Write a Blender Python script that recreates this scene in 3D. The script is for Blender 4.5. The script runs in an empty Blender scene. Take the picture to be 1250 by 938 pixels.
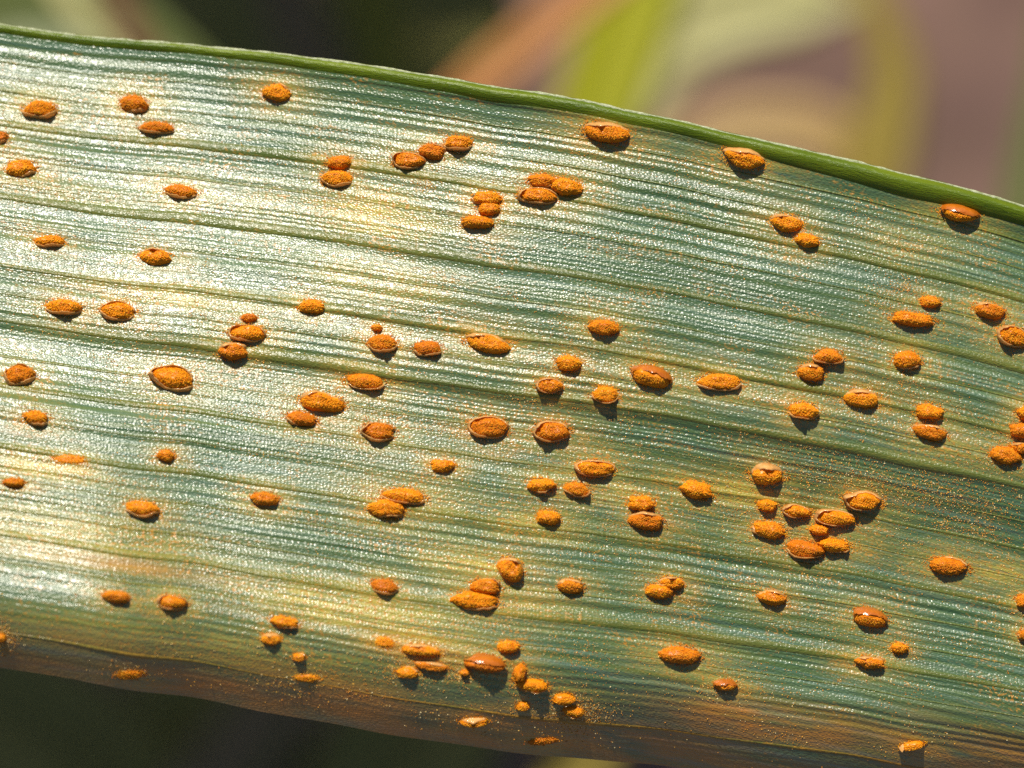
import bpy, math, random
import numpy as np
from mathutils import Vector

# ------------------------------------------------------------------ scene, camera, light
# one Blender unit = one millimetre (a close-up of a leaf about 16 mm wide)
sc = bpy.context.scene
sc.unit_settings.scale_length = 0.001
R = math.radians
CAM_D = 90.0            # camera height above the leaf
MM = 0.02               # millimetres per photo pixel at the leaf

cam_d = bpy.data.cameras.new('camera')
cam = bpy.data.objects.new('camera', cam_d)
sc.collection.objects.link(cam)
sc.camera = cam
cam.location = (0, 0, CAM_D)
cam.rotation_euler = (0, 0, 0)
cam_d.sensor_width = 36.0
cam_d.lens = 36.0 * CAM_D / (1250 * MM)
cam_d.clip_start = 1.0
cam_d.clip_end = 20000.0
cam_d.dof.use_dof = True
cam_d.dof.focus_distance = CAM_D + 0.35
APERTURE = 2.1          # lens opening in millimetres
cam_d.dof.aperture_fstop = cam_d.lens * 1e-3 / APERTURE

SUN_EL, SUN_AZ = 43.0, -12.0        # azimuth from +Y, negative towards -X
world = bpy.data.worlds.new('World')
sc.world = world
world.use_nodes = True
wn = world.node_tree
bg = wn.nodes['Background']
sky = wn.nodes.new('ShaderNodeTexSky')
sky.sky_type = 'NISHITA'
sky.sun_disc = False
sky.sun_elevation = R(SUN_EL)
sky.sun_rotation = R(SUN_AZ)
wn.links.new(sky.outputs[0], bg.inputs[0])
bg.inputs[1].default_value = 0.058

sun_d = bpy.data.lights.new('sun', 'SUN')
sun_d.energy = 5.0
sun_d.angle = R(0.5)
sun_d.color = (1.0, 0.94, 0.83)
sun = bpy.data.objects.new('sun', sun_d)
sc.collection.objects.link(sun)
SDIR = Vector((math.cos(R(SUN_EL)) * math.sin(R(SUN_AZ)), math.cos(R(SUN_EL)) * math.cos(R(SUN_AZ)), math.sin(R(SUN_EL))))
sun.rotation_euler = SDIR.to_track_quat('Z', 'Y').to_euler()
sun.location = SDIR * 500

sc.view_settings.view_transform = 'Standard'
sc.view_settings.look = 'None'
sc.view_settings.exposure = 0.28
sc.view_settings.gamma = 1.0
sc.view_settings.use_curve_mapping = False
sc.cycles.use_denoising = False
sc.cycles.max_bounces = 6

rng = np.random.default_rng(7)
random.seed(7)

# ------------------------------------------------------------------ helpers
def mesh_obj(name, verts, faces, mat=None, parent=None, smooth=True, attrs=None):
    """verts (n,3), faces: list of (k,m) int arrays (tris or quads)."""
    verts = np.asarray(verts, dtype=np.float32)
    if not isinstance(faces, list):
        faces = [faces]
    me = bpy.data.meshes.new(name)
    me.vertices.add(len(verts))
    me.vertices.foreach_set('co', verts.ravel())
    loops = np.concatenate([np.asarray(f, dtype=np.int32).ravel() for f in faces])
    sizes = np.concatenate([np.full(len(f), np.asarray(f).shape[1], dtype=np.int32) for f in faces])
    starts = np.concatenate([[0], np.cumsum(sizes)[:-1]]).astype(np.int32)
    me.loops.add(len(loops))
    me.loops.foreach_set('vertex_index', loops)
    me.polygons.add(len(sizes))
    me.polygons.foreach_set('loop_start', starts)
    me.polygons.foreach_set('loop_total', sizes)
    me.polygons.foreach_set('use_smooth', np.full(len(sizes), smooth, dtype=bool))
    me.update(calc_edges=True)
    for k, a in (attrs or {}).items():
        a = np.asarray(a, dtype=np.float32)
        if a.ndim == 1:
            at = me.attributes.new(k, 'FLOAT', 'POINT'); at.data.foreach_set('value', a)
        else:
            at = me.attributes.new(k, 'FLOAT_VECTOR', 'POINT'); at.data.foreach_set('vector', a.ravel())
    if mat:
        me.materials.append(mat)
    o = bpy.data.objects.new(name, me)
    sc.collection.objects.link(o)
    if parent:
        o.parent = parent
    return o

def grid_faces(ni, nj, off=0, flip=False, closed_j=False):
    i = np.arange(ni - 1)[:, None]
    j = np.arange(nj if closed_j else nj - 1)[None, :]
    j2 = (j + 1) % nj
    a = off + i * nj + j; b = off + (i + 1) * nj + j; c = off + (i + 1) * nj + j2; d = off + i * nj + j2
    f = np.stack([a, b, c, d] if not flip else [a, d, c, b], axis=-1)
    return f.reshape(-1, 4)

def thing(name, label, cat, loc=(0, 0, 0), group=None):
    o = bpy.data.objects.new(name, None)
    o.empty_display_size = 1.0
    sc.collection.objects.link(o)
    o.location = loc
    o['label'] = label
    o['category'] = cat
    if group:
        o['group'] = group
    return o

def smooth(e0, e1, x):
    t = np.clip((x - e0) / (e1 - e0), 0, 1)
    return t * t * (3 - 2 * t)

def vnoise(x, y, seed):
    """2D value noise in -1..1 on unit lattice."""
    g = np.random.default_rng(seed).uniform(-1, 1, (257, 257))
    g[256] = g[0]; g[:, 256] = g[:, 0]
    xi = np.floor(x).astype(int); yi = np.floor(y).astype(int)
    fx = x - xi; fy = y - yi
    fx = fx * fx * (3 - 2 * fx); fy = fy * fy * (3 - 2 * fy)
    xi %= 256; yi %= 256
    return (g[xi, yi] * (1 - fx) * (1 - fy) + g[xi + 1, yi] * fx * (1 - fy)
            + g[xi, yi + 1] * (1 - fx) * fy + g[xi + 1, yi + 1] * fx * fy)

def unproject(px, py, z):
    """photo pixel -> point at height z."""
    s = (CAM_D - z) / CAM_D
    return np.stack([(px - 625.0) * MM * s, (469.0 - py) * MM * s, z + 0 * px], axis=-1)

# ------------------------------------------------------------------ materials
class NT:
    def __init__(self, name):
        self.m = bpy.data.materials.new(name)
        self.m.use_nodes = True
        self.t = self.m.node_tree
        self.p = self.t.nodes['Principled BSDF']
        self.out = self.t.nodes['Material Output']
    def n(self, typ, **kw):
        nd = self.t.nodes.new(typ)
        for k, v in kw.items():
            setattr(nd, k, v)
        return nd
    def l(self, a, b):
        self.t.links.new(a, b)
    def attr(self, name, out='Fac'):
        return self.n('ShaderNodeAttribute', attribute_name=name).outputs[out]
    def mul(self, vec, s):
        nd = self.n('ShaderNodeVectorMath', operation='MULTIPLY')
        self.l(vec, nd.inputs[0]); nd.inputs[1].default_value = s
        return nd.outputs[0]
    def math(self, op, a, b=None, clamp=False):
        nd = self.n('ShaderNodeMath', operation=op); nd.use_clamp = clamp
        for k, v in ((0, a), (1, b)):
            if v is None: continue
            if isinstance(v, (int, float)): nd.inputs[k].default_value = v
            else: self.l(v, nd.inputs[k])
        return nd.outputs[0]
    def noise(self, vec, scale, detail=3.0, rough=0.55):
        nd = self.n('ShaderNodeTexNoise')
        self.l(vec, nd.inputs['Vector'])
        nd.inputs['Scale'].default_value = scale
        nd.inputs['Detail'].default_value = detail
        nd.inputs['Roughness'].default_value = rough
        return nd.outputs['Fac']
    def ramp(self, fac, stops):
        nd = self.n('ShaderNodeValToRGB')
        e = nd.color_ramp.elements
        while len(e) < len(stops): e.new(0.5)
        for k, (pos, c) in enumerate(stops):
            e[k].position = pos
            e[k].color = (c, c, c, 1) if isinstance(c, (int, float)) else (*c, 1)
        self.l(fac, nd.inputs[0])
        return nd.outputs[0]
    def mix(self, fac, a, b):
        nd = self.n('ShaderNodeMix', data_type='RGBA')
        if isinstance(fac, (int, float)): nd.inputs[0].default_value = fac
        else: self.l(fac, nd.inputs[0])
        for k, v in ((6, a), (7, b)):
            if isinstance(v, tuple): nd.inputs[k].default_value = (*v, 1)
            else: self.l(v, nd.inputs[k])
        return nd.outputs[2]
    def translucent(self, color, w):
        tr = self.n('ShaderNodeBsdfTranslucent')
        if isinstance(color, tuple): tr.inputs[0].default_value = (*color, 1)
        else: self.l(color, tr.inputs[0])
        mx = self.n('ShaderNodeMixShader'); mx.inputs[0].default_value = w
        self.l(self.p.outputs[0], mx.inputs[1]); self.l(tr.outputs[0], mx.inputs[2])
        self.l(mx.outputs[0], self.out.inputs[0])
    def bump(self, h, dist, strength=1.0, prev=None):
        b = self.n('ShaderNodeBump')
        b.inputs['Strength'].default_value = strength
        b.inputs['Distance'].default_value = dist
        self.l(h, b.inputs['Height'])
        if prev is not None: self.l(prev, b.inputs['Normal'])
        return b.outputs[0]

def leaf_surface_material(name, tint, vein=False):
    k = NT(name)
    co = k.attr('leafco', 'Vector')
    # colour: glaucous green in lengthwise streaks
    st = k.noise(k.mul(co, (0.09, 4.2, 1)), 1.0, 4.0, 0.6)
    st2 = k.noise(k.mul(co, (0.25, 13.0, 1)), 1.0, 2.0, 0.5)
    green = k.ramp(st, [(0.30, tint[0]), (0.52, tint[1]), (0.72, tint[2])])
    green = k.mix(k.ramp(st2, [(0.42, 0.0), (0.62, 0.6)]), green, tint[3])
    # yellowed tissue round the infections
    ch = k.attr('chlorosis')
    blot = k.noise(k.mul(co, (0.8, 9.0, 1)), 1.0, 5.0, 0.68)
    chf = k.math('MULTIPLY', ch, k.ramp(blot, [(0.34, 0.10), (0.62, 1.0)]), clamp=True)
    col = k.mix(chf, green, (0.54, 0.44, 0.06))
    # brown, drying tissue
    tn = k.attr('drying')
    blot2 = k.noise(k.mul(co, (0.5, 2.2, 1)), 1.0, 4.0, 0.6)
    tnf = k.math('MULTIPLY', tn, k.ramp(blot2, [(0.3, 0.1), (0.6, 1.0)]), clamp=True)
    col = k.mix(tnf, col, (0.62, 0.21, 0.008))
    # powdery smears of spores round the pustules
    pw = k.noise(k.mul(co, (16.0, 20.0, 1)), 1.0, 3.0, 0.7)
    pm = k.noise(k.mul(co, (1.8, 4.5, 1)), 1.0, 3.0, 0.6)
    pwf = k.math('MULTIPLY', k.attr('powder'), k.math('MULTIPLY', k.ramp(pw, [(0.40, 0.0), (0.60, 1.0)]), k.ramp(pm, [(0.44, 0.0), (0.62, 1.0)])), clamp=True)
    col = k.mix(pwf, col, (0.62, 0.26, 0.015))
    # fine rust-coloured freckles
    fr = k.noise(k.mul(co, (9.0, 14.0, 1)), 1.0, 2.0, 0.6)
    fm = k.noise(k.mul(co, (0.6, 1.6, 1)), 1.0, 3.0, 0.6)
    near = k.math('ADD', k.math('MULTIPLY', ch, 1.1), k.ramp(fm, [(0.52, 0.0), (0.66, 0.8)]), clamp=True)
    frf = k.math('MULTIPLY', k.ramp(fr, [(0.52, 0.0), (0.62, 0.9)]), near)
    col = k.mix(frf, col, (0.52, 0.24, 0.025))
    k.l(col, k.p.inputs['Base Color'])
    # epidermis cells: rows of tiny beads along the leaf, waxy bloom
    vo = k.n('ShaderNodeTexVoronoi', feature='F1')
    k.l(k.mul(co, (12.5, 20.0, 1)), vo.inputs['Vector'])
    vo.inputs['Scale'].default_value = 1.0
    vo.inputs['Randomness'].default_value = 0.75
    bead = k.math('SUBTRACT', 1.0, k.math('POWER', k.math('MULTIPLY', vo.outputs['Distance'], 1.5), 2.0), clamp=True)
    fine = k.noise(k.mul(co, (26.0, 30.0, 1)), 1.0, 2.0, 0.6)
    n1 = k.bump(bead, 0.026, 0.36)
    n2 = k.bump(fine, 0.026, 0.20, n1)
    k.l(n2, k.p.inputs['Normal'])
    rg = k.noise(k.mul(co, (0.5, 6.0, 1)), 1.0, 3.0, 0.6)
    k.l(k.ramp(rg, [(0.3, 0.24), (0.7, 0.40)]), k.p.inputs['Roughness'])
    k.p.inputs['Specular IOR Level'].default_value = 0.55 if vein else 0.9
    k.p.inputs['Coat Weight'].default_value = 0.12 if vein else 0.30
    k.p.inputs['Coat Roughness'].default_value = 0.44
    k.translucent(k.mix(0.5, col, (0.30, 0.36, 0.03)), 0.14)
    return k.m

M_BLADE = leaf_surface_material('leaf_surface', [(0.026, 0.070, 0.016), (0.062, 0.132, 0.064), (0.120, 0.200, 0.145), (0.10, 0.160, 0.030)])
M_VEIN = leaf_surface_material('leaf_vein', [(0.050, 0.085, 0.015), (0.085, 0.125, 0.022), (0.11, 0.16, 0.05), (0.14, 0.15, 0.03)], vein=True)

k = NT('leaf_margin')
co = k.attr('leafco', 'Vector')
gm = k.ramp(k.noise(k.mul(co, (0.4, 5.0, 1)), 1.0, 3.0), [(0.3, (0.065, 0.115, 0.002)), (0.7, (0.15, 0.205, 0.006))])
k.l(gm, k.p.inputs['Base Color'])
nb = k.bump(k.noise(k.mul(co, (5.0, 30.0, 1)), 1.0, 3.0), 0.04, 0.7)
k.l(nb, k.p.inputs['Normal'])
k.p.inputs['Roughness'].default_value = 0.36
k.p.inputs['Specular IOR Level'].default_value = 0.4
k.translucent((0.30, 0.40, 0.01), 0.18)
M_MARGIN = k.m

k = NT('rust_spores')
geo = k.n('ShaderNodeNewGeometry')
tc = k.n('ShaderNodeTexCoord')
ob = k.n('ShaderNodeObjectInfo')
c1 = k.ramp(geo.outputs['Random Per Island'], [(0.0, (0.60, 0.140, 0.003)), (0.45, (0.80, 0.265, 0.002)), (1.0, (0.95, 0.48, 0.015))])
c2 = k.mix(k.ramp(ob.outputs['Random'], [(0.35, 0.0), (1.0, 0.60)]), c1, (0.50, 0.095, 0.004))
k.l(c2, k.p.inputs['Base Color'])
k.p.inputs['Roughness'].default_value = 0.38
k.p.inputs['Specular IOR Level'].default_value = 0.28
k.translucent(c2, 0.12)
M_SPORE = k.m

k = NT('spore_dust')
geo = k.n('ShaderNodeNewGeometry')
c1 = k.ramp(geo.outputs['Random Per Island'], [(0.0, (0.34, 0.12, 0.015)), (0.35, (0.62, 0.24, 0.02)), (0.75, (0.72, 0.42, 0.06)), (1.0, (0.85, 0.72, 0.40))])
k.l(c1, k.p.inputs['Base Color'])
k.p.inputs['Roughness'].default_value = 0.35
M_DUST = k.m

def epidermis_material(name, col, col2, rough, tw):
    k = NT(name)
    tc = k.n('ShaderNodeTexCoord')
    c = k.mix(k.noise(tc.outputs['Object'], 6.0, 3.0), col, col2)
    k.l(c, k.p.inputs['Base Color'])
    k.p.inputs['Roughness'].default_value = rough
    k.p.inputs['Specular IOR Level'].default_value = 0.8
    nb = k.bump(k.noise(tc.outputs['Object'], 14.0, 2.0), 0.04, 0.45)
    k.l(nb, k.p.inputs['Normal'])
    k.translucent(c, tw)
    return k.m
M_RIM = epidermis_material('torn_epidermis', (0.80, 0.36, 0.04), (0.92, 0.66, 0.30), 0.15, 0.45)
M_SKIN = epidermis_material('unbroken_epidermis', (0.36, 0.070, 0.005), (0.74, 0.23, 0.015), 0.17, 0.25)

# ------------------------------------------------------------------ leaf surface
TOPX = [-1500, -500, 0, 136, 273, 420, 556, 693, 835, 966, 1110, 1250, 1700, 2800]
TOPY = [-190, -48, 31, 48, 59, 76, 99, 120, 148, 181, 213, 252, 385, 760]
BOTX = [-1500, -500, 0, 102, 239, 420, 590, 727, 840, 1000, 1250, 1700, 2800]
BOTY = [640, 742, 814, 833, 853, 887, 914, 928, 938, 960, 1000, 1085, 1330]
def smooth_interp(x, X, Y):
    acc = 0
    for d in (-60, -30, 0, 30, 60):
        acc = acc + np.interp(x + d, X, Y)
    return acc / 5
def top_px(x): return smooth_interp(x, TOPX, TOPY) + 1.5 * vnoise(x / 55.0, 0 * x, 91)
def bot_px(x): return smooth_interp(x, BOTX, BOTY) + 2.0 * vnoise(x / 80.0, 0 * x, 92)

MIDRIB_T = 0.458
VEINS = [0.058, 0.103, 0.152, 0.205, 0.266, 0.318, 0.373, 0.418, 0.515, 0.560, 0.608, 0.655, 0.705, 0.752, 0.790, 0.835, 0.945]
MAJOR = {0.152: 1.7, 0.266: 1.9, 0.373: 1.6, 0.655: 1.3, 0.790: 1.5, 0.945: 0.7, 0.560: 1.1}

U = np.concatenate([-80 - 1420 * (np.linspace(1, 0, 60, endpoint=False) ** 1.6), np.arange(-80, 1332, 2.6),
                    1332 + 1468 * (np.linspace(0, 1, 61)[1:] ** 1.6)])
NT_ROWS = 900
T = np.linspace(0.013, 1.0, NT_ROWS)
UU, TT = np.meshgrid(U, T, indexing='ij')
TP, BP = top_px(U)[:, None], bot_px(U)[:, None]
PY = TP + TT * (BP - TP)
ACROSS = (PY - TP) * MM                       # mm from the upper margin

def g(x, c, w): return np.exp(-((x - c) / w) ** 2)
lx = 1 - smooth(-50, 900, UU)                 # 1 on the left of the picture
theta = 2.0 + 19.5 * lx
theta += -22 * g(TT, 0.030, 0.028)                                    # hollow under the rolled margin
theta += 4 * (1 - 0.7 * lx) * g(TT, 0.16, 0.07)
theta += (-16 + 1 * lx) * g(TT, MIDRIB_T + 0.01, 0.026) + 7 * lx * g(TT, 0.535, 0.035)   # midrib furrow
theta += -17 * smooth(600, 1050, UU) * g(TT, 0.520, 0.036) - 5 * smooth(500, 1000, UU) * g(TT, 0.57, 0.05)               # wide trough
theta += 2 * lx * g(TT, 0.80, 0.08) + 5 * (1 - lx) * g(TT, 0.70, 0.05)
bend = 0.875 + 0.015 * vnoise(UU / 260.0, 0 * UU, 5) - 0.03 * smooth(900, 1250, UU)
roll = smooth(bend - 0.045, bend + 0.085, TT)
theta = theta * (1 - roll) + (-42.0 - 5 * smooth(0.92, 1.0, TT)) * roll
theta += 8 * g(TT, bend + 0.062, 0.010) * smooth(0.3, 0.7, 0.5 + 0.6 * vnoise(UU / 200.0, 0 * UU, 6))
# slow undulation
theta += 3.0 * vnoise(UU / 300.0, TT * 9, 11) + 2.0 * vnoise(UU / 120.0, TT * 16, 12)
fade = smooth(1.0, 0.97, TT) * smooth(0.013, 0.03, TT)
# fine lengthwise ribs, fading in and out
tw = TT / 0.0131 + 1.1 * vnoise(TT * 38, 0 * TT, 25) + 0.35 * vnoise(UU / 900.0, TT * 20, 26)
ribs = 25.0 * np.sin(2 * np.pi * tw) * (0.62 + 0.55 * vnoise(UU / 600.0, TT * 46, 21)) + 9.0 * np.sin(2 * np.pi * 2.06 * tw + 1.3) * vnoise(UU / 300.0, TT * 60, 27)
ribs += 9.0 * vnoise(UU / 900.0, TT * 150, 22) + 2.5 * vnoise(UU / 160.0, TT * 330, 23)
ribs *= 0.85 + 0.3 * vnoise(UU / 180.0, TT * 14, 24)
wid = lambda tv: 0.0055 * (1.9 if tv == MIDRIB_T else MAJOR.get(tv, 0.5))
calm = np.ones_like(TT)
for tv in VEINS + [MIDRIB_T]:
    calm *= 1 - 0.85 * g(TT, tv, wid(tv) * 0.9)
    mj = MAJOR.get(tv, 0.5) if tv != MIDRIB_T else 1.0
    theta += 6.0 * mj * (-g(TT, tv + wid(tv) * 1.3, wid(tv) * 0.7) + g(TT, tv + wid(tv) * 2.7, wid(tv) * 0.8)) * fade
ribs *= calm * (1 - 0.85 * smooth(0.87, 0.93, TT))
theta += ribs * fade
theta = np.clip(theta, -66, 58)
dY = np.gradient(PY, axis=1) * MM
Z = np.cumsum(np.tan(np.radians(theta)) * dY, axis=1)
mid = int(np.argmin(abs(T - 0.5)))
Z = Z - Z[:, mid:mid + 1]
# very gentle lengthwise arch
Z = Z + 0.25 - 0.5 * ((UU - 560) / 900.0) ** 2
P = unproject(UU, PY, Z)

# ------------------------------------------------------------------ pustules (photo pixel x, y, length, width, tilt, kind)
# kind: o open, r open with full raised rim, l lip below, t lip above, s skin still unbroken, f flat smear, w white flap
PUST = """49 135 42 26 0 l;164 128 38 25 12 o;192 157 42 19 3 l;2 169 16 17 0 o;25 207 38 26 -5 o;221 235 42 20 8 l;61 296 37 18 2 l;190 315 43 22 4 t
339 114 38 24 4 o;415 199 34 19 0 o;412 219 40 24 5 l;499 197 42 23 4 r;528 186 34 22 8 o;560 176 36 22 6 l;741 162 58 28 10 t;595 243 38 20 5 o;597 256 30 18 0 o
583 272 38 20 6 o;657 240 50 22 6 r;662 221 36 19 5 o;692 229 40 24 10 o;909 193 54 26 13 t;960 273 40 24 8 t;985 294 30 20 10 o;1171 260 48 23 12 s;78 376 46 22 3 l
144 381 44 26 3 r;304 389 20 12 0 o;302 408 46 24 3 r;285 429 38 24 2 t;381 375 34 20 4 o;24 460 38 28 -8 r;211 463 56 32 8 r;44 511 33 19 4 o;393 492 56 28 8 t
368 512 38 20 9 o;85 561 38 13 3 f;202 557 22 16 0 o;17 590 25 13 0 o;323 610 35 19 2 o;173 622 42 22 4 l;467 420 37 25 3 l;460 401 12 10 0 o;522 426 36 21 2 l
596 420 56 26 10 t;737 400 36 23 4 o;446 466 48 22 5 l;694 444 32 22 5 o;671 471 34 20 4 r;795 460 50 30 14 s;739 482 32 24 4 l;462 528 44 24 2 r;596 522 50 30 4 r
673 527 45 28 -3 r;540 569 31 18 2 o;726 572 48 24 5 r;660 593 34 20 4 o;704 598 31 20 5 l;493 606 52 22 6 l;471 621 44 26 4 o;782 615 34 22 4 o;788 636 44 26 6 t
669 632 30 21 4 o;623 696 34 32 30 t;469 717 34 21 6 l;592 717 40 22 4 o;579 734 60 25 4 o;696 716 34 20 4 t;804 722 36 20 5 o;820 712 30 18 4 t;469 784 24 14 10 f
513 794 46 17 9 t;526 813 42 12 10 t;497 821 28 16 4 o;592 810 50 24 9 s;620 790 28 18 3 o;567 821 12 8 0 o;634 821 15 26 20 o;649 836 42 18 12 l;688 853 28 18 10 o
700 868 28 16 25 l;638 862 16 14 0 o;579 881 34 16 5 t;662 905 34 13 6 f;141 729 34 17 5 o;209 736 36 20 4 r;347 760 36 16 8 o;331 780 24 16 4 t;365 802 16 12 0 o
375 828 30 12 6 f;158 824 34 16 5 f;2 778 10 14 0 o;1135 369 26 17 5 o;1114 390 54 20 6 o;1208 380 40 22 13 t;1236 411 40 28 16 r;1011 436 36 21 4 l;990 455 34 24 6 t
1107 440 36 25 4 o;879 467 54 24 2 l;1051 487 46 24 7 t;981 502 36 24 5 l;1134 503 34 22 4 o;1135 528 42 22 12 t;1227 556 40 24 12 o;1248 548 30 16 10 t;1248 526 34 22 5 o
1256 505 30 22 5 o;936 579 42 28 4 t;850 598 42 24 12 o;936 617 24 18 6 o;972 624 36 18 9 r;1019 632 52 22 7 r;1000 647 24 15 4 o;938 647 42 24 11 o;982 671 48 25 9 l
1018 666 42 19 6 o;1053 611 48 24 6 r;1157 691 50 24 8 o;942 730 36 21 7 t;1061 754 46 26 13 s;1098 791 22 16 6 o;1062 809 36 18 8 t;829 800 52 25 3 o;885 836 30 15 3 s
1113 910 32 13 -8 w;1250 734 22 20 4 o;1250 775 16 14 4 o"""
PUST = [tuple(float(v) for v in r.split()[:5]) + (r.split()[5],) for r in PUST.replace('\n', ';').split(';')]

# tissue state: yellowing round each pustule, plus larger patches; drying along the lower bend
chl = np.zeros_like(PY)
pow_ = np.zeros_like(PY)
for (x, y, w, h, a, kd) in PUST:
    s = 0.38 + 0.40 * rng.random()
    i0, i1 = np.searchsorted(U, [x - 4 * w, x + 4 * w])
    d = np.exp(-((UU[i0:i1] - x) / (1.2 * w)) ** 2 - ((PY[i0:i1] - y - 0.12 * (UU[i0:i1] - x)) / (1.15 * h)) ** 2)
    chl[i0:i1] = np.maximum(chl[i0:i1], s * d)
    ex, ey, q = x + rng.normal(4, 0.35 * w), y + rng.normal(3, 0.25 * h), rng.gamma(2.0, 0.45)
    d = np.exp(-((UU[i0:i1] - ex) / (0.95 * w)) ** 2 - ((PY[i0:i1] - ey - 0.13 * (UU[i0:i1] - ex)) / (0.95 * h)) ** 2)
    pow_[i0:i1] = np.maximum(pow_[i0:i1], min(q, 1.0) * 0.75 * d)
PATCH = [(455, 262, 80, 34, 1.0), (470, 345, 95, 34, .55), (330, 250, 60, 30, .35), (90, 655, 190, 36, .55), (430, 742, 150, 34, .95), (505, 782, 90, 26, 1.0),
         (905, 600, 60, 22, .95), (840, 590, 60, 20, .6), (590, 690, 75, 24, .8), (240, 790, 260, 26, .55), (750, 600, 60, 22, .6), (640, 640, 70, 22, .6), (1160, 545, 80, 26, .5),
         (210, 360, 130, 18, .6), (500, 610, 90, 30, .6), (1000, 650, 90, 26, .45), (1100, 300, 70, 26, .35), (620, 730, 90, 34, .5), (960, 480, 60, 16, .35), (80, 235, 120, 14, .4),
         (60, 570, 70, 20, .8), (700, 585, 60, 20, .5), (1230, 700, 60, 18, .6)]
for (x, y, rx, ry, s) in PATCH:
    d = np.exp(-((UU - x) / rx) ** 2 - ((PY - y - 0.14 * (UU - x)) / ry) ** 2)
    chl = np.maximum(chl, min(1.0, 1.2 * s) * d)
dry = 0.75 * smooth(0.905, 0.955, TT) * (0.75 + 0.5 * vnoise(UU / 130.0, TT * 20, 71))
for (x, y, rx, ry, s) in [(250, 840, 190, 22, 1.0), (420, 872, 90, 20, .9), (930, 885, 130, 26, .95), (1180, 930, 160, 40, .7), (500, 790, 60, 14, .7), (620, 900, 200, 16, .6), (60, 815, 160, 14, .6), (150, 690, 120, 10, .4), (-200, 760, 200, 30, .7), (1500, 960, 200, 60, .7)]:
    d = np.exp(-((UU - x) / rx) ** 2 - ((PY - y - 0.14 * (UU - x)) / ry) ** 2)
    dry = np.maximum(dry, s * d)

leaf = thing('wheat_leaf', 'broad ribbed green wheat leaf covered with orange rust pustules', 'leaf')
ni, nj = UU.shape
V = P.reshape(-1, 3)
leafco = np.stack([UU * MM, ACROSS, 0 * UU], -1).reshape(-1, 3)
F = grid_faces(ni, nj, 0, flip=True)
# underside, tapering to the edges
ci = np.unique(np.concatenate([np.arange(0, ni, 6), [ni - 1]])); cj = np.unique(np.concatenate([np.arange(0, nj, 12), [nj - 1]]))
tb = T[cj]
thick = 0.30 * np.clip(np.minimum((tb - tb[0]) / 0.03, (1 - tb) / 0.05), 0, 1) ** 0.6
PB = P[np.ix_(ci, cj)].copy(); PB[:, :, 2] -= thick[None, :] + 0.002
nv = len(V)
V2 = np.concatenate([V, PB.reshape(-1, 3)])
lc2 = np.concatenate([leafco, leafco.reshape(ni, nj, 3)[np.ix_(ci, cj)].reshape(-1, 3)])
ch2 = np.concatenate([chl.ravel(), chl[np.ix_(ci, cj)].ravel()])
pw2 = np.concatenate([pow_.ravel(), pow_[np.ix_(ci, cj)].ravel()])
dr2 = np.concatenate([dry.ravel(), dry[np.ix_(ci, cj)].ravel()])
F2 = grid_faces(len(ci), len(cj), nv)
mesh_obj('leaf_blade', V2, [np.concatenate([F, F2])], M_BLADE, leaf, attrs={'leafco': lc2, 'chlorosis': ch2, 'drying': dr2, 'powder': pw2})

def surf_row(t):
    """surface points along the leaf at across-fraction t"""
    f = np.interp(t, T, np.arange(nj)); j = int(min(f, nj - 2)); f -= j
    return P[:, j] * (1 - f) + P[:, j + 1] * f

# veins: low rounded ridges running the length of the leaf
def build_vein(tv, name):
    w = wid(tv)
    K = 7
    rows, lc = [], []
    wob = 0.0008 * vnoise(U / 170.0, 0 * U + tv * 50, 31)
    amp = 0.8 + 0.35 * vnoise(U / 140.0, 0 * U + tv * 70, 32)
    hgt = (0.050 if tv == MIDRIB_T else 0.028 * MAJOR.get(tv, 0.75))
    base = surf_row(tv)
    a, b = surf_row(max(tv - w, 0.014)), surf_row(min(tv + w, 0.999))
    for q in range(K):
        s = -1 + 2 * q / (K - 1)
        pz = base + (b - a) * 0.5 * (s * amp + wob / w)[:, None]
        sf = surf_row(np.clip(tv + s * w, 0.014, 0.999))
        pz[:, 2] = sf[:, 2] + hgt * amp * (1 - s * s) - 0.016 * s * s - 0.002
        rows.append(pz)
        lc.append(np.stack([U * MM, np.full_like(U, tv * 16 + s * w * 16), 0 * U], -1))
    A = np.stack(rows, 1); LC = np.stack(lc, 1)
    jj = int(np.argmin(abs(T - tv)))
    at = lambda q: np.repeat(q[:, jj][:, None], K, 1).ravel()
    return mesh_obj(name, A.reshape(-1, 3), grid_faces(ni, K, 0, flip=True), M_VEIN, leaf,
                    attrs={'leafco': LC.reshape(-1, 3), 'chlorosis': at(chl) * 0.7, 'drying': at(dry), 'powder': at(pow_)})
for tv in VEINS:
    build_vein(tv, 'vein')
build_vein(MIDRIB_T, 'midrib')

# rolled upper margin
wpx = np.interp(U, [-1500, 0, 140, 273, 420, 590, 720, 840, 966, 1110, 1250, 2800], [15, 15, 16, 17, 22, 25, 24, 23, 27, 31, 27, 26])
tpx = top_px(U) - 1.0
prof = []
K = 16
for q in range(K):
    s = q / (K - 1)
    z = 1 - ((s - 0.3) / 0.3) ** 2 if s < 0.3 else 1 - ((s - 0.3) / 0.7) ** 1.7
    prof.append((s, z))
for q in range(1, 6):
    s = 1 - q / 6
    prof.append((s, -0.55 * math.sin(math.pi * s)))
edge = surf_row(0.03)
rows, lc = [], []
lump = 1 + 0.12 * vnoise(U / 60.0, 0 * U, 41)
for (s, zz) in prof:
    py = tpx + s * wpx
    z = edge[:, 2] - 0.06 + 0.27 * zz * lump * wpx / 28.0
    rows.append(unproject(U, py, z))
    lc.append(np.stack([U * MM, s * wpx * MM, 0 * U + zz], -1))
A = np.stack(rows, 1)
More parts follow.
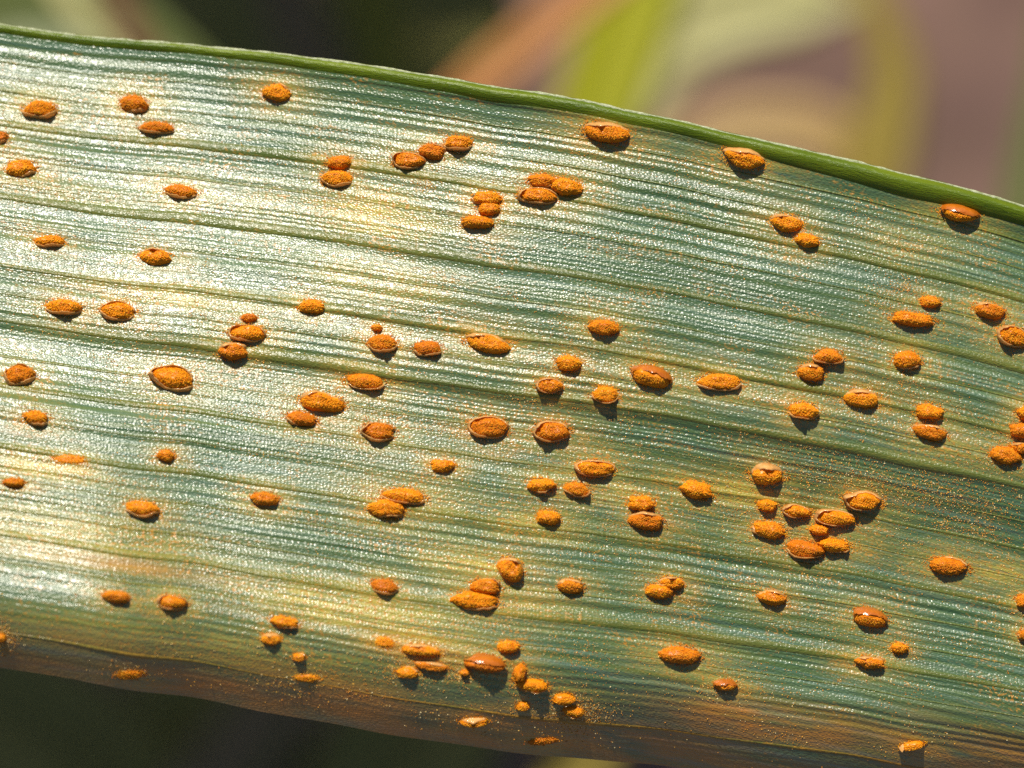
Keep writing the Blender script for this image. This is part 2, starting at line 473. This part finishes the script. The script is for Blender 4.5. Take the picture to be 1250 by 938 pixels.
mesh_obj('leaf_margin', A.reshape(-1, 3), grid_faces(ni, len(prof), 0, flip=True, closed_j=True), M_MARGIN, leaf, attrs={'leafco': np.stack(lc, 1).reshape(-1, 3)})

# thin whitish rim along the outer edge of the margin
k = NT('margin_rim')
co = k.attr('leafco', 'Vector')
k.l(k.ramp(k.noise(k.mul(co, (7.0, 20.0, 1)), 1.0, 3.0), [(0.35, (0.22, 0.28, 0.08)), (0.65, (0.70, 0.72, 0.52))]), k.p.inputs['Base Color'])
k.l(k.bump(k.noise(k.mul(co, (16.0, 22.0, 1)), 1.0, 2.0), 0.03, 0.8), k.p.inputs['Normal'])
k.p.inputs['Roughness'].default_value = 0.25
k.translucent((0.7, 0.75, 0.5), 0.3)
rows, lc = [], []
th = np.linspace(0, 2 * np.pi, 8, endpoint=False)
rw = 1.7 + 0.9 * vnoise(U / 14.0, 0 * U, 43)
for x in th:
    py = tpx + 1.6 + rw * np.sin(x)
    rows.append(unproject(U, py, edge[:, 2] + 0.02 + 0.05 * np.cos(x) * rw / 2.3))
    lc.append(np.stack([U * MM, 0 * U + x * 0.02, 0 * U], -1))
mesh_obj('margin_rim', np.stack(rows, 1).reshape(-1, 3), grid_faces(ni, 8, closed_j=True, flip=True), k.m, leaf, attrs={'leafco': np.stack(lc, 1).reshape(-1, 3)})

# ------------------------------------------------------------------ surface sampling for things that sit on the leaf
Zs = Z.copy()
ker = np.ones(21) / 21
Zs[:, 10:-10] = np.apply_along_axis(lambda r: np.convolve(r, ker, 'valid'), 1, Z)
Ps = unproject(UU, PY, Zs)
def sample(px, py, arr):
    px = np.atleast_1d(np.asarray(px, float)); py = np.atleast_1d(np.asarray(py, float))
    tp, bp = top_px(px), bot_px(px)
    t = np.clip((py - tp) / (bp - tp), 0.014, 0.9985)
    fi = np.clip(np.interp(px, U, np.arange(ni)), 0, ni - 1.001); fj = np.clip(np.interp(t, T, np.arange(nj)), 0, nj - 1.001)
    i = fi.astype(int); j = fj.astype(int); a = (fi - i)[:, None]; b = (fj - j)[:, None]
    return (arr[i, j] * (1 - a) * (1 - b) + arr[i + 1, j] * a * (1 - b) + arr[i, j + 1] * (1 - a) * b + arr[i + 1, j + 1] * a * b)
def frame_at(px, py, ang, lift):
    p = sample(px, py, Ps)[0]
    dx = sample(px + 8, py, Ps)[0] - sample(px - 8, py, Ps)[0]
    dy = sample(px, py - 9, Ps)[0] - sample(px, py + 9, Ps)[0]
    n = np.cross(dx, dy); n /= np.linalg.norm(n)
    if n[2] < 0: n = -n
    n = n + np.array([0, 0, lift]); n /= np.linalg.norm(n)
    d = np.array([math.cos(R(ang)), -math.sin(R(ang)), 0.0])
    e1 = d - n * d.dot(n); e1 /= np.linalg.norm(e1)
    return p, e1, np.cross(n, e1), n

# icosahedron for spores
ph = (1 + 5 ** 0.5) / 2
ICO_V = np.array([(-1, ph, 0), (1, ph, 0), (-1, -ph, 0), (1, -ph, 0), (0, -1, ph), (0, 1, ph), (0, -1, -ph), (0, 1, -ph), (ph, 0, -1), (ph, 0, 1), (-ph, 0, -1), (-ph, 0, 1)]) / math.sqrt(1 + ph * ph)
ICO_F = np.array([(0, 11, 5), (0, 5, 1), (0, 1, 7), (0, 7, 10), (0, 10, 11), (1, 5, 9), (5, 11, 4), (11, 10, 2), (10, 7, 6), (7, 1, 8), (3, 9, 4), (3, 4, 2), (3, 2, 6), (3, 6, 8), (3, 8, 9), (4, 9, 5), (2, 4, 11), (6, 2, 10), (8, 6, 7), (9, 8, 1)])
OCT_V = np.array([(1, 0, 0), (-1, 0, 0), (0, 1, 0), (0, -1, 0), (0, 0, 1), (0, 0, -1)], float)
OCT_F = np.array([(0, 2, 4), (2, 1, 4), (1, 3, 4), (3, 0, 4), (2, 0, 5), (1, 2, 5), (3, 1, 5), (0, 3, 5)])
def scatter_mesh(base_v, base_f, pos, rad):
    n = len(pos)
    v = pos[:, None, :] + base_v[None] * rad[:, None, None]
    f = base_f[None] + (np.arange(n) * len(base_v))[:, None, None]
    return v.reshape(-1, 3), f.reshape(-1, 3)

def build_pustule(idx, px, py, w, h, ang, kind):
    r = np.random.default_rng(1000 + idx)
    low = float(smooth(0.85, 0.92, (py - top_px(np.array(px))) / (bot_px(np.array(px)) - top_px(np.array(px)))))
    p, e1, e2, n = frame_at(px, py, ang, 0.6 * (1 - low))
    a, b = w * 0.5 * MM * 0.96, h * 0.5 * MM * 0.86
    H = (0.13 + 0.80 * b) * (0.9 + 0.25 * r.random())
    H *= 1 - 0.45 * low
    if kind == 'f': H = 0.05
    if kind == 's': H *= 1.12
    # outline irregularity
    ks = np.arange(2, 6); am = r.normal(0, 1, 4) * np.array([0.05, 0.035, 0.025, 0.02]); pz = r.uniform(0, 6.28, 4)
    rg1, rg2 = r.uniform(0, 6.28, 2); rag = (0.10 if b < 0.13 else 0.07) * (1.0 if kind in 'of' else 0.45)
    outl = lambda fi: 1 + sum(am[q] * np.cos(ks[q] * fi + pz[q]) for q in range(4)) + rag * np.sin(9 * fi + rg1) * np.sin(4 * fi + rg2)
    tilt = r.normal(0, 0.10)
    lump_ph = r.uniform(0, 6.28, 3)
    def dome(rr, fi):
        base = np.clip(1 - rr ** 3.2, 0, 1) ** 0.62
        lump = 0.055 * np.sin(3.1 * rr * np.cos(fi) * 2 + lump_ph[0]) + 0.05 * np.sin(5.3 * rr * np.sin(fi) + lump_ph[1])
        return H * (base * (1 + lump + tilt * rr * np.cos(fi)))
    nr, nf = 12, 40
    fi = np.linspace(0, 2 * np.pi, nf, endpoint=False)
    loc = []
    for q in range(nr):
        rr = 1.05 - 1.04 * q / (nr - 1)
        o = outl(fi)
        z = dome(np.full(nf, min(rr, 1.0)), fi) * 0.96 - (0.06 if rr > 1 else 0)
        jit = 1 + r.normal(0, 0.012, nf)
        loc.append(np.stack([a * rr * o * np.cos(fi) * jit, b * rr * o * np.sin(fi) * jit, z + r.normal(0, 0.006, nf)], -1))
    loc = np.stack(loc)
    core_v = loc.reshape(-1, 3); core_f = grid_faces(nr, nf, 0, closed_j=True, flip=True)
    parts_v, tri = [core_v], []
    # spores heaped on the mound
    cnt = int(min(620, 80 + a * b * math.pi / 0.00062))
    if kind == 's': cnt = int(cnt * 0.6)
    rr = np.sqrt(r.random(cnt)) * 1.0; ff = r.uniform(0, 2 * np.pi, cnt); o = outl(ff)
    if kind == 's':                                   # spores only show through the slit below
        ff = r.uniform(np.pi * 1.05, np.pi * 1.95, cnt); rr = np.sqrt(r.random(cnt)); o = outl(ff)
    gp = np.stack([a * rr * o * np.cos(ff), b * rr * o * np.sin(ff), dome(rr, ff) + r.normal(-0.004, 0.005, cnt)], -1)
    # some spilled round the foot
    sp = int(cnt * 0.34)
    r2 = 1.02 + np.abs(r.normal(0, 0.18, sp)); f2 = r.uniform(0, 2 * np.pi, sp)
    gp = np.concatenate([gp, np.stack([a * r2 * np.cos(f2), b * r2 * np.sin(f2), np.full(sp, 0.012)], -1)])
    gr = r.uniform(0.010, 0.018, len(gp)); gr[cnt:] *= 0.85
    sv, sf = scatter_mesh(ICO_V, ICO_F, gp, gr)
    toW = lambda q: p + q[:, :1] * e1 + q[:, 1:2] * e2 + q[:, 2:] * n
    o_ = mesh_obj('rust_pustule', np.concatenate([core_v, sv]) @ np.stack([e1, e2, n]) + p, [core_f, sf + len(core_v)], M_SPORE, leaf)
    # torn epidermis
    def rim(f0, f1, hh, mat, name='torn_epidermis', reach=0.92):
        N, Kk = max(14, int(40 * (f1 - f0) / 6.28)), 5
        fs = np.linspace(f0, f1, N)
        env = np.sin(np.pi * np.linspace(0, 1, N)) ** 0.45 if f1 - f0 < 6.2 else np.ones(N)
        env = env * (1 + r.normal(0, 0.10, N)) * (0.85 + 0.25 * np.sin(fs * 3 + r.uniform(0, 6)))
        o = outl(fs)
        outer = []
        for q in range(Kk):
            s = q / (Kk - 1)
            rad = 1.10 - (1.10 - reach) * s ** 1.6 * (0.5 + 0.5 * env)
            z = -0.04 + (H * hh * env + 0.03) * math.sin(s * math.pi / 2 * 0.95)
            outer.append(np.stack([a * rad * o * np.cos(fs), b * rad * o * np.sin(fs), z], -1))
        th = 0.007
        inner = [q - np.stack([th * np.cos(fs), th * np.sin(fs), 0 * fs + 0.006], -1) for q in outer]
        ring = outer + inner[::-1]
        vv = np.stack(ring, 1)
        return mesh_obj(name, vv.reshape(-1, 3) @ np.stack([e1, e2, n]) + p, grid_faces(N, 2 * Kk, 0, closed_j=True), mat, o_)
    pi = np.pi
    if kind == 'r':
        rim(r.uniform(-0.3, 0.3), 2 * pi + r.uniform(-0.6, -0.1), 1.0, M_RIM)
    elif kind == 'l':
        rim(pi * 1.05 + r.uniform(-.2, .2), pi * 1.95 + r.uniform(-.2, .3), 1.04, M_RIM)
    elif kind == 't':
        rim(pi * 0.12 + r.uniform(-.2, .2), pi * 0.95 + r.uniform(-.2, .3), 1.12, M_RIM, reach=0.72)
    elif kind == 'w':
        rim(pi * 0.75, pi * 1.35, 1.5, M_RIM, reach=0.9)
    elif kind == 'o' and r.random() < 0.55:
        c = r.choice([0.3, 1.2, 1.6]) * pi
        rim(c - 0.8, c + 0.9, 0.8, M_RIM)
    if kind == 's':
        N1, N2 = 9, 36
        loc = []
        for q in range(N1):
            s = q / (N1 - 1)
            fs = np.linspace(-0.35, pi + 0.35, N2)
            # shell from the foot over the crown to a ragged tear on the far side
            xx = a * 1.07 * outl(fs) * np.cos(fs)
            yedge = b * 1.10 * outl(fs) * np.sin(fs)
            ytear = b * (0.22 + 0.12 * np.sin(2.3 * fs + px)) * np.sqrt(np.clip(1 - np.cos(fs) ** 2, 0, 1)) + 0.012 * r.normal(0, 1, N2)
            yy = yedge * (1 - s) + ytear * s
            rr = np.sqrt((xx / a) ** 2 + (yy / b) ** 2) / 1.10
            zz = H * np.clip(1 - np.clip(rr, 0, 1) ** 2.6, 0, 1) ** 0.6 * 1.07 + 0.012 - 0.03 * (s == 0)
            loc.append(np.stack([xx, yy, zz], -1))
        top = np.stack(loc, 0); low = top.copy(); low[:, :, 2] -= 0.014
        vv = np.concatenate([top.reshape(-1, 3), low.reshape(-1, 3)])
        f1_ = grid_faces(N1, N2, 0); f2_ = grid_faces(N1, N2, N1 * N2, flip=True)
        mesh_obj('unbroken_epidermis', vv @ np.stack([e1, e2, n]) + p, [np.concatenate([f1_, f2_])], M_SKIN, o_)
        o_['label'] = 'glossy brown pustule with its skin mostly unbroken'
    return o_
for idx, args in enumerate(PUST):
    build_pustule(idx, *args)

# loose spores lying on the leaf
pos = []
for (x, y, w, h, a, kd) in PUST:
    m = int(270 * rng.gamma(1.5, 0.66))
    pos.append(np.stack([x + rng.standard_t(3, m) * 0.62 * w, y + 0.12 * 0 + rng.standard_t(3, m) * 0.55 * h + 4], -1))
cl = rng.uniform((-60, 60), (1310, 900), (640, 2))
for c in cl:
    m = int(rng.gamma(1.1, 28)); ln = rng.uniform(8, 34)
    dx = rng.normal(0, ln, m)
    pos.append(np.stack([c[0] + dx, c[1] + 0.15 * dx + rng.normal(0, 5.5, m)], -1))
for (x, y, rx, ry, m) in [(1040, 580, 80, 18, 900), (1180, 610, 70, 20, 700), (1190, 650, 60, 14, 260), (840, 800, 50, 26, 120), (715, 800, 24, 26, 160), (690, 660, 50, 14, 200), (545, 525, 22, 6, 160), (500, 630, 30, 20, 160),
                          (700, 395, 30, 9, 130), (190, 420, 34, 14, 150), (320, 430, 20, 16, 90), (330, 420, 40, 20, 90), (1090, 300, 40, 24, 160), (950, 200, 60, 14, 100), (620, 150, 120, 14, 200), (740, 540, 60, 14, 200),
                          (760, 620, 70, 22, 240), (980, 700, 80, 22, 200), (1010, 770, 60, 18, 160), (430, 250, 60, 24, 130), (880, 600, 50, 16, 220)]:
    m = int(m * 2.0)
    dx = rng.normal(0, rx, m)
    pos.append(np.stack([x + dx, y + 0.16 * dx + rng.normal(0, ry, m)], -1))
pos.append(rng.uniform((-80, 40), (1330, 990), (1400, 2)))
pos = np.concatenate(pos)
tt = (pos[:, 1] - top_px(pos[:, 0])) / (bot_px(pos[:, 0]) - top_px(pos[:, 0]))
pos = pos[(tt > 0.05) & (tt < 0.985) & (pos[:, 0] > -80) & (pos[:, 0] < 1330)]
q = sample(pos[:, 0], pos[:, 1], P)
q[:, 2] += 0.006
rad = np.clip(rng.gamma(5, 0.0021, len(q)), 0.004, 0.022)
sv, sf = scatter_mesh(OCT_V, OCT_F, q, rad)
o = mesh_obj('spore_dust', sv, sf, M_DUST, leaf)
o['kind'] = 'stuff'

# ------------------------------------------------------------------ what lies behind, far out of focus
GROUND_Z = -260.0
k = NT('soil')
tc = k.n('ShaderNodeTexCoord')
s1 = k.noise(tc.outputs['Object'], 0.035, 5.0, 0.6)
s2 = k.noise(tc.outputs['Object'], 0.3, 4.0, 0.6)
c = k.ramp(s1, [(0.3, (0.11, 0.060, 0.050)), (0.7, (0.21, 0.118, 0.092))])
c = k.mix(k.ramp(s2, [(0.4, 0.0), (0.7, 0.6)]), c, (0.16, 0.10, 0.06))
k.l(c, k.p.inputs['Base Color'])
k.p.inputs['Roughness'].default_value = 0.9
M_SOIL = k.m
gx = np.concatenate([[-6000, -1500, -600], np.linspace(-300, 300, 140), [600, 1500, 6000]])
GX, GY = np.meshgrid(gx, gx, indexing='ij')
GZ = GROUND_Z + (5 * vnoise(GX / 28 + 40, GY / 28 + 40, 61) + 2.5 * vnoise(GX / 9 + 80, GY / 9 + 80, 62)) * (np.maximum(abs(GX), abs(GY)) < 400)
soil = mesh_obj('soil', np.stack([GX, GY, GZ], -1).reshape(-1, 3), grid_faces(len(gx), len(gx)), M_SOIL)
soil['kind'] = 'structure'

def plant_material(name, c1, c2, tr=0.25, rough=0.5):
    k = NT(name)
    co = k.attr('leafco', 'Vector')
    c = k.ramp(k.noise(k.mul(co, (0.06, 2.5, 1)), 1.0, 4.0, 0.6), [(0.3, c1), (0.7, c2)])
    k.l(c, k.p.inputs['Base Color'])
    k.p.inputs['Roughness'].default_value = rough
    k.translucent(c, tr)
    return k.m

def back_leaf(name, label, pts, mat_, group=None, cat='leaf', fold=0.25):
    """pts: (px, py, z, width mm). A long blade with a folded midrib, pointed at its tip."""
    pts = np.array(pts, float)
    pts[:, 2] = pts[:, 2].mean() + 0.12 * (pts[:, 2] - pts[:, 2].mean())
    s = np.linspace(0, len(pts) - 1, 40)
    q = np.stack([np.interp(s, np.arange(len(pts)), pts[:, c]) for c in range(4)], -1)
    for _ in range(4):
        q[1:-1] = (q[:-2] + 2 * q[1:-1] + q[2:]) / 4
    ctr = unproject(q[:, 0], q[:, 1], q[:, 2])
    tan = np.gradient(ctr, axis=0)
    side = np.cross(tan, np.array([0.0, 0, 1])); side /= np.linalg.norm(side, axis=1)[:, None]
    up = np.cross(side, tan); up /= np.linalg.norm(up, axis=1)[:, None]
    hw = q[:, 3] * 0.5
    along = np.concatenate([[0], np.cumsum(np.linalg.norm(np.diff(ctr, axis=0), axis=1))])
    rows, lc = [], []
    xs = [-1, -0.6, -0.25, -0.08, 0.08, 0.25, 0.6, 1, 0.6, 0.25, 0, -0.25, -0.6]
    for m, x in enumerate(xs):
        lowr = -0.22 if m > 7 else 0.0
        zz = abs(x) * fold + lowr
        rows.append(ctr + side * (hw * x)[:, None] + up * (hw * zz if lowr == 0 else hw * abs(x) * fold - 0.25)[:, None])
        lc.append(np.stack([along, hw * x + 3, 0 * along], -1))
    A = np.stack(rows, 1)
    t = thing(name, label, cat, tuple(ctr[0]), group)
    org = np.array(ctr[0])
    mesh_obj('blade', A.reshape(-1, 3) - org, grid_faces(len(ctr), len(xs), closed_j=True), mat_, t, attrs={'leafco': np.stack(lc, 1).reshape(-1, 3)})
    th = np.linspace(0, 2 * np.pi, 8, endpoint=False)
    rw = [ctr + side * (np.cos(x) * hw * 0.09)[:, None] + up * (np.sin(x) * hw * 0.09 + 0.02 * hw)[:, None] for x in th]
    mesh_obj('midrib', np.stack(rw, 1).reshape(-1, 3) - org, grid_faces(len(ctr), 8, closed_j=True), mat_, t,
             attrs={'leafco': np.stack(lc[:8], 1).reshape(-1, 3)})
    return t

M_STRAW = plant_material('dry_straw', (0.44, 0.17, 0.04), (0.54, 0.24, 0.06))
M_BRIGHT = plant_material('bright_green', (0.24, 0.29, 0.004), (0.55, 0.50, 0.012), 0.35)
M_PALE = plant_material('pale_yellow_green', (0.40, 0.38, 0.13), (0.50, 0.46, 0.20))
M_TAN = plant_material('pale_tan', (0.42, 0.27, 0.10), (0.50, 0.34, 0.13))
M_OLIVE = plant_material('olive_yellow', (0.26, 0.19, 0.025), (0.34, 0.25, 0.04))
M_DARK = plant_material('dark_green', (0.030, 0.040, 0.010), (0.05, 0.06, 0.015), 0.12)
M_MID = plant_material('mid_green', (0.10, 0.13, 0.025), (0.16, 0.19, 0.05))
M_DIM = plant_material('dim_olive', (0.20, 0.19, 0.01), (0.28, 0.25, 0.02))
M_RED = plant_material('red_brown', (0.13, 0.06, 0.025), (0.18, 0.085, 0.035))
M_GREY = plant_material('grey_brown', (0.20, 0.14, 0.06), (0.26, 0.18, 0.08))

G1 = 'blurred leaves and stalks behind the leaf'
M_WEED = plant_material('shaded_weed', (0.18, 0.16, 0.03), (0.26, 0.23, 0.05), 0.2)
back_leaf('dry_stalk', 'tan orange dry stalk slanting behind the rusted leaf', [(430, 250, -140, 2.4), (600, 88, -140, 2.6), (740, -25, -140, 2.6), (960, -190, -140, 2.2)], M_STRAW, G1, 'stalk', 0.3)
back_leaf('grass_blade', 'bright yellow green grass blade beside the dry stalk', [(660, 330, -165, 5.5), (738, 110, -165, 6.0), (790, -40, -165, 6.2), (900, -330, -165, 3.0)], M_BRIGHT, G1)
back_leaf('grass_blade', 'pale yellow green blade bending over the brown soil', [(770, 150, -225, 4), (815, 50, -222, 7.5), (890, 15, -220, 8), (980, 5, -220, 6.0), (1050, 0, -220, 1.0)], M_PALE, G1)
back_leaf('dead_leaf', 'pale tan dead leaf lying low on the soil', [(790, 210, -240, 4), (900, 155, -238, 5.0), (990, 160, -238, 5.5), (1090, 220, -240, 4.0)], M_TAN, G1)
back_leaf('grass_blade', 'olive yellow blade standing out against brown soil', [(1000, 420, -228, 4), (1070, 190, -228, 6.5), (1095, 90, -228, 4.0), (1060, -20, -228, 2.5), (1010, -100, -228, 1.0)], M_OLIVE, G1)
back_leaf('grass_blade', 'dark green blade at the edge of the brown soil', [(1220, 420, -160, 4), (1252, 220, -160, 2.6), (1275, 90, -160, 1.6), (1290, -60, -160, 0.6)], M_MID, G1)
back_leaf('grass_blade', 'pale green blade catching light in the dark undergrowth', [(-10, -120, -105, 1.2), (88, 5, -105, 1.5), (140, 60, -105, 0.8), (300, 260, -105, 1.5)], M_PALE, G1)
back_leaf('grass_blade', 'mid green blade next to the pale green blade', [(-160, 80, -115, 6), (20, 20, -115, 7), (150, 30, -115, 4), (260, 90, -115, 1)], M_MID, G1)
back_leaf('dead_leaf', 'red brown dead leaf in the dark undergrowth', [(110, -80, -110, 1.2), (148, 10, -110, 1.6), (210, 120, -110, 1.2)], M_RED, G1)
back_leaf('dead_leaf', 'grey brown withered leaf in the dark undergrowth', [(320, -120, -200, 4), (355, 10, -200, 5), (420, 160, -200, 4)], M_GREY, G1)
back_leaf('grass_blade', 'dim olive blade in the dark undergrowth', [(420, -140, -200, 4), (460, 20, -200, 4.6), (490, 200, -200, 4)], M_DIM, G1)
back_leaf('grass_blade', 'yellowish blade showing below the lower edge of the rusted leaf', [(560, 1120, -180, 3), (690, 965, -180, 5), (800, 760, -180, 4)], M_OLIVE, G1)
back_leaf('grass_blade', 'dull grey green blade in shade below the rusted leaf', [(120, 1100, -225, 4), (300, 900, -225, 6), (440, 720, -225, 4)], M_GREY, G1)
# dark leaves added out of view, only there to shade the ground behind
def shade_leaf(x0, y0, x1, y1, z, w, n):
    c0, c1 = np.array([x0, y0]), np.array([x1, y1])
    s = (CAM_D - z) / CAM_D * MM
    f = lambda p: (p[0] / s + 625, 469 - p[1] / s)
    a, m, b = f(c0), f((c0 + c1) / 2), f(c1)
    back_leaf('added_shade_leaf', 'broad dark green leaf added out of view to shade the ground', [(*a, z - 4, w), (*m, z, w * 1.1), (*b, z - 4, w * 0.8)], M_DARK, 'leaves added out of view to shade the ground')
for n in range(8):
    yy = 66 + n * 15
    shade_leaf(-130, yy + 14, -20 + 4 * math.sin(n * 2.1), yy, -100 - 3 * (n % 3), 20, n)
for (x0, y0, x1, y1, lab) in [(170, -60, 330, 130, 'dark green weed blade on the shaded soil beside a grey withered leaf'), (300, 130, 230, -60, 'dark green weed blade crossing another on the shaded soil'),
                              (530, -70, 500, 140, 'dark green weed blade on the shaded soil beside the tan stalk'), (590, 140, 420, -60, 'dark weed blade leaning behind the dim olive blade'),
                              (-40, 840, 200, 1010, 'dark green weed blade in deep shade below the rusted leaf'), (180, 980, 330, 760, 'dark weed blade in deep shade beside a dull grey blade'), (420, 1010, 560, 820, 'dark weed blade in deep shade beside the yellowish blade')]:
    back_leaf('weed_blade', lab, [(x0, y0, -236, 13), ((x0 + x1) / 2 + 12, (y0 + y1) / 2, -232, 16), (x1, y1, -236, 12)], M_WEED, 'dark weed blades on the shaded soil')
